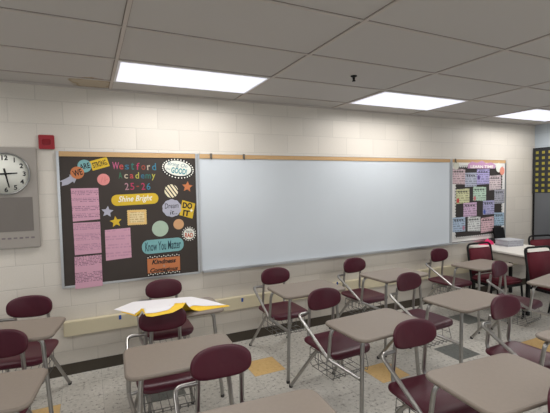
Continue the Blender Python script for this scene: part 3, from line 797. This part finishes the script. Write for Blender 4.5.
# ceiling sprinkler
root = empty('sprinkler', (2.07, 2.73, CZ))
build('escutcheon', MB().lathe([(0, 0), (.027, 0), (.027, -.006), (.016, -.012), (0, -.012)], (2.07, 2.73, CZ+.003), 20), mBlack, root)
build('nozzle', MB().lathe([(.012, -.012), (.009, -.036), (.016, -.038), (.016, -.042), (0, -.043)], (2.07, 2.73, CZ), 14), mBlack, root)
tag(root, 'small dark sprinkler head hanging from a ceiling tile', 'sprinkler')

# ------------------------------------------------------------------ white table, padded chairs and things on it
TR = R(-9)
TL = Vector((5.33, 3.30, 0))
root = empty('work_table', TL, TR)
mTab = mat('white_laminate', (226, 222, 214), .35, noise=.02, nscale=12)
mApron = mat('cream_apron', (170, 163, 152), .5)
hw, hl = .40, .58
build('tabletop', MB().bbox(-hw, hw, -.42, hl, .735, .76, .005), mTab, root, True)
ap = MB().box(-hw+.03, hw-.03, -.40, -.38, .63, .734).box(-hw+.03, hw-.03, hl-.04, hl-.02, .63, .734).box(-hw+.03, -hw+.05, -.38, hl-.04, .63, .734).box(hw-.05, hw-.03, -.38, hl-.04, .63, .734)
build('apron', ap, mApron, root, True)
for sx in (-1, 1):
    for yy in (-.36, hl-.06):
        build('leg', MB().box(sx*(hw-.055)-.018, sx*(hw-.055)+.018, yy-.018, yy+.018, 0, .70), mBlack, root, True)
tag(root, 'white table with a pale apron by the wall under the note board', 'table')

mFab = mat('maroon_fabric', (84, 12, 28), .9, noise=.1, nscale=120)
def cushion(x0, x1, y0, y1, z0, z1, r=.02, M=None):
    mb = MB().bbox(x0, x1, y0, y1, z0, z1, r, 4); mb.sm = [True]*len(mb.f)
    if M: mb.xf(M)
    return mb
def make_padded(loc, rz):
    root = empty('padded_chair', loc, rz)
    def P(n, mb, m): return build(n, mb, m, root, True)
    tilt = Matrix.Translation((0, .19, .46)) @ Matrix.Rotation(-.16, 4, 'X')
    P('seat', cushion(-.21, .21, -.22, .20, .425, .485, .024), mFab)
    P('backrest', cushion(-.188, .188, -.02, .022, .035, .368, .014, tilt), mFab)
    T = lambda p: tuple(tilt @ Vector(p))
    P('back_frame', MB().tube([T((-.205, 0, -.05)), T((-.205, 0, .425)), T((.205, 0, .425)), T((.205, 0, -.05))], .0135, 10, .07), mBlack)
    P('seat_frame', MB().box(-.2, .2, -.2, -.18, .395, .424).box(-.2, .2, .16, .18, .395, .424).box(-.2, -.18, -.18, .16, .395, .424).box(.18, .2, -.18, .16, .395, .424), mBlack)
    for s in (-1, 1):
        P('leg', MB().tube([(s*.205, -.19, .42), (s*.215, -.215, 0)], .0125, 8), mBlack)
        P('leg', MB().tube([(s*.205, .185, .44), (s*.21, .275, 0)], .0125, 8), mBlack)
    return root
pc = make_padded((4.62, 3.21, 0), R(-4)); tag(pc, 'black framed chair with maroon pads standing left of the white table', 'chair', 'black framed maroon chairs')
p2 = dup(pc, (4.90, 2.64, 0), R(-9)); tag(p2, 'black framed chair with maroon pads standing before the near end of the white table', 'chair', 'black framed maroon chairs')
p3 = dup(pc, (5.97, 3.25, 0), R(-14)); tag(p3, 'black framed chair with maroon pads beyond the white table, before the dark cabinet', 'chair', 'black framed maroon chairs')

# on the table
def ontab(x, y): return (x, y, .7605)
root = empty('plastic_bin', ontab(5.50, 3.62), R(-9))
mClear = mat('clear_plastic', (186, 188, 194), .3)
b = MB()
b.box(-.14, .14, -.11, -.107, 0, .08).box(-.14, .14, .107, .11, 0, .08).box(-.14, -.137, -.107, .107, 0, .08).box(.137, .14, -.107, .107, 0, .08).box(-.137, .137, -.107, .107, 0, .004)
build('tub', b, printed('bin_contents', (172, 174, 182), (128, 120, 130), .03, .5, 30), root, True)
build('lid', MB().bbox(-.148, .148, -.118, .118, .0805, .093, .004), mClear, root, True)
tag(root, 'shallow clear plastic bin with a pale lid on the white table', 'bin')
root = empty('display_easel', ontab(5.63, 3.84), R(-4))
build('screen', MB().box(-.11, .11, -.008, .008, .02, .235, Matrix.Rotation(-.2, 4, 'X')), mBlack, root, True)
build('base', MB().bbox(-.11, .11, -.10, .03, 0, .02, .003), mBlack, root, True)
tag(root, 'black upright easel standing on the white table behind the bin', 'easel')
root = empty('pink_cloth', ontab(5.36, 3.86), 0)
cl = MB(); random.seed(9)
v = []; n = 16
for j in range(6):
    for k in range(n):
        a = 2*math.pi*k/n; rr = (1-j/5)*(1+.22*math.sin(3*a+j)+.12*math.sin(5*a)) 
        v.append((.14*rr*math.cos(a), .06*rr*math.sin(a), .07*math.sin(j/5*math.pi/2)*(1+.25*math.sin(2*a))+.0))
cl.add(v, [(j*n+k, j*n+(k+1) % n, (j+1)*n+(k+1) % n, (j+1)*n+k) for j in range(5) for k in range(n)], True)
c = build('cloth', cl, mat('hot_pink', (222, 40, 104), .8), root, True)
tag(root, 'crumpled hot pink cloth on the white table beside the bin', 'cloth')
root = empty('stapler', ontab(5.14, 3.16), R(35))
build('base', MB().bbox(-.08, .08, -.018, .018, 0, .012, .003), mBlack, root, True)
build('arm', MB().bbox(-.075, .075, -.015, .015, .018, .042, .006), mat('dark_grey_plastic', (70, 66, 66), .4), root, True)
tag(root, 'dark stapler on the near left edge of the white table', 'stapler')

# ------------------------------------------------------------------ dark cabinet with pocket chart on the right wall
root = empty('tall_cabinet', (RX-.02, 3.45, 0))
y0, y1 = 2.75, 3.93
mSlate = mat('slate_enamel', (44, 54, 62), .5)
build('carcass', MB().box(RX-.06, RX-.001, y0, y1, .0, 2.13), mBlack, root)
build('door', MB().bbox(RX-.075, RX-.0605, 3.40, y1-.035, .06, 2.10, .003), mat('grey_steel_door', (104, 107, 112), .4, .2), root)
d2 = build('door', MB().bbox(RX-.075, RX-.0605, y0+.03, 3.39, .06, 2.10, .003), mSlate, root)
tag(root, 'dark tall cabinet front in the corner on the wall tinted with painted daylight', 'cabinet')
root = empty('pocket_chart', (RX-.08, 3.65, 1.5))
build('backing', MB().box(RX-.082, RX-.0765, 3.44, 3.925, 1.50, 2.22), mat('black_nylon', (40, 42, 46), .8), root)
for j in range(8):
    for i in range(5):
        yy = 3.885-i*.095; zz = 2.17-j*.087
        build('card', MB().box(RX-.0845, RX-.0822, yy-.048, yy-.006, zz-.048, zz-.006), mat('olive_yellow_card', (150, 140, 50), .6), root)
tag(root, 'black pocket chart with rows of yellow squares hanging on the dark cabinet', 'pocket chart')

# ------------------------------------------------------------------ camera, world, colour
yaw, pitch, roll, F = .447, -.050, -.018, 390.59
cy, sy = math.cos(yaw), math.sin(yaw)
fw = Vector((sy*math.cos(pitch), cy*math.cos(pitch), math.sin(pitch)))
rt = Vector((cy, -sy, 0)); up = rt.cross(fw)
r2 = rt*math.cos(roll)+up*math.sin(roll); u2 = up*math.cos(roll)-rt*math.sin(roll)
cam = bpy.data.cameras.new('camera'); co = bpy.data.objects.new('camera', cam); COL.objects.link(co)
cam.sensor_fit = 'HORIZONTAL'; cam.sensor_width = 36; cam.lens = 36*F/550; cam.clip_start = .05
M = Matrix((r2, u2, -fw)).transposed().to_4x4(); M.translation = Vector((0, 0, EYE))
co.matrix_world = M
S.camera = co
w = bpy.data.worlds.new('world'); S.world = w; w.use_nodes = True
w.node_tree.nodes['Background'].inputs[0].default_value = (.8, .85, .9, 1); w.node_tree.nodes['Background'].inputs[1].default_value = .3
S.view_settings.view_transform = 'Standard'; S.view_settings.look = 'None'
S.view_settings.exposure = 0; S.view_settings.gamma = 1
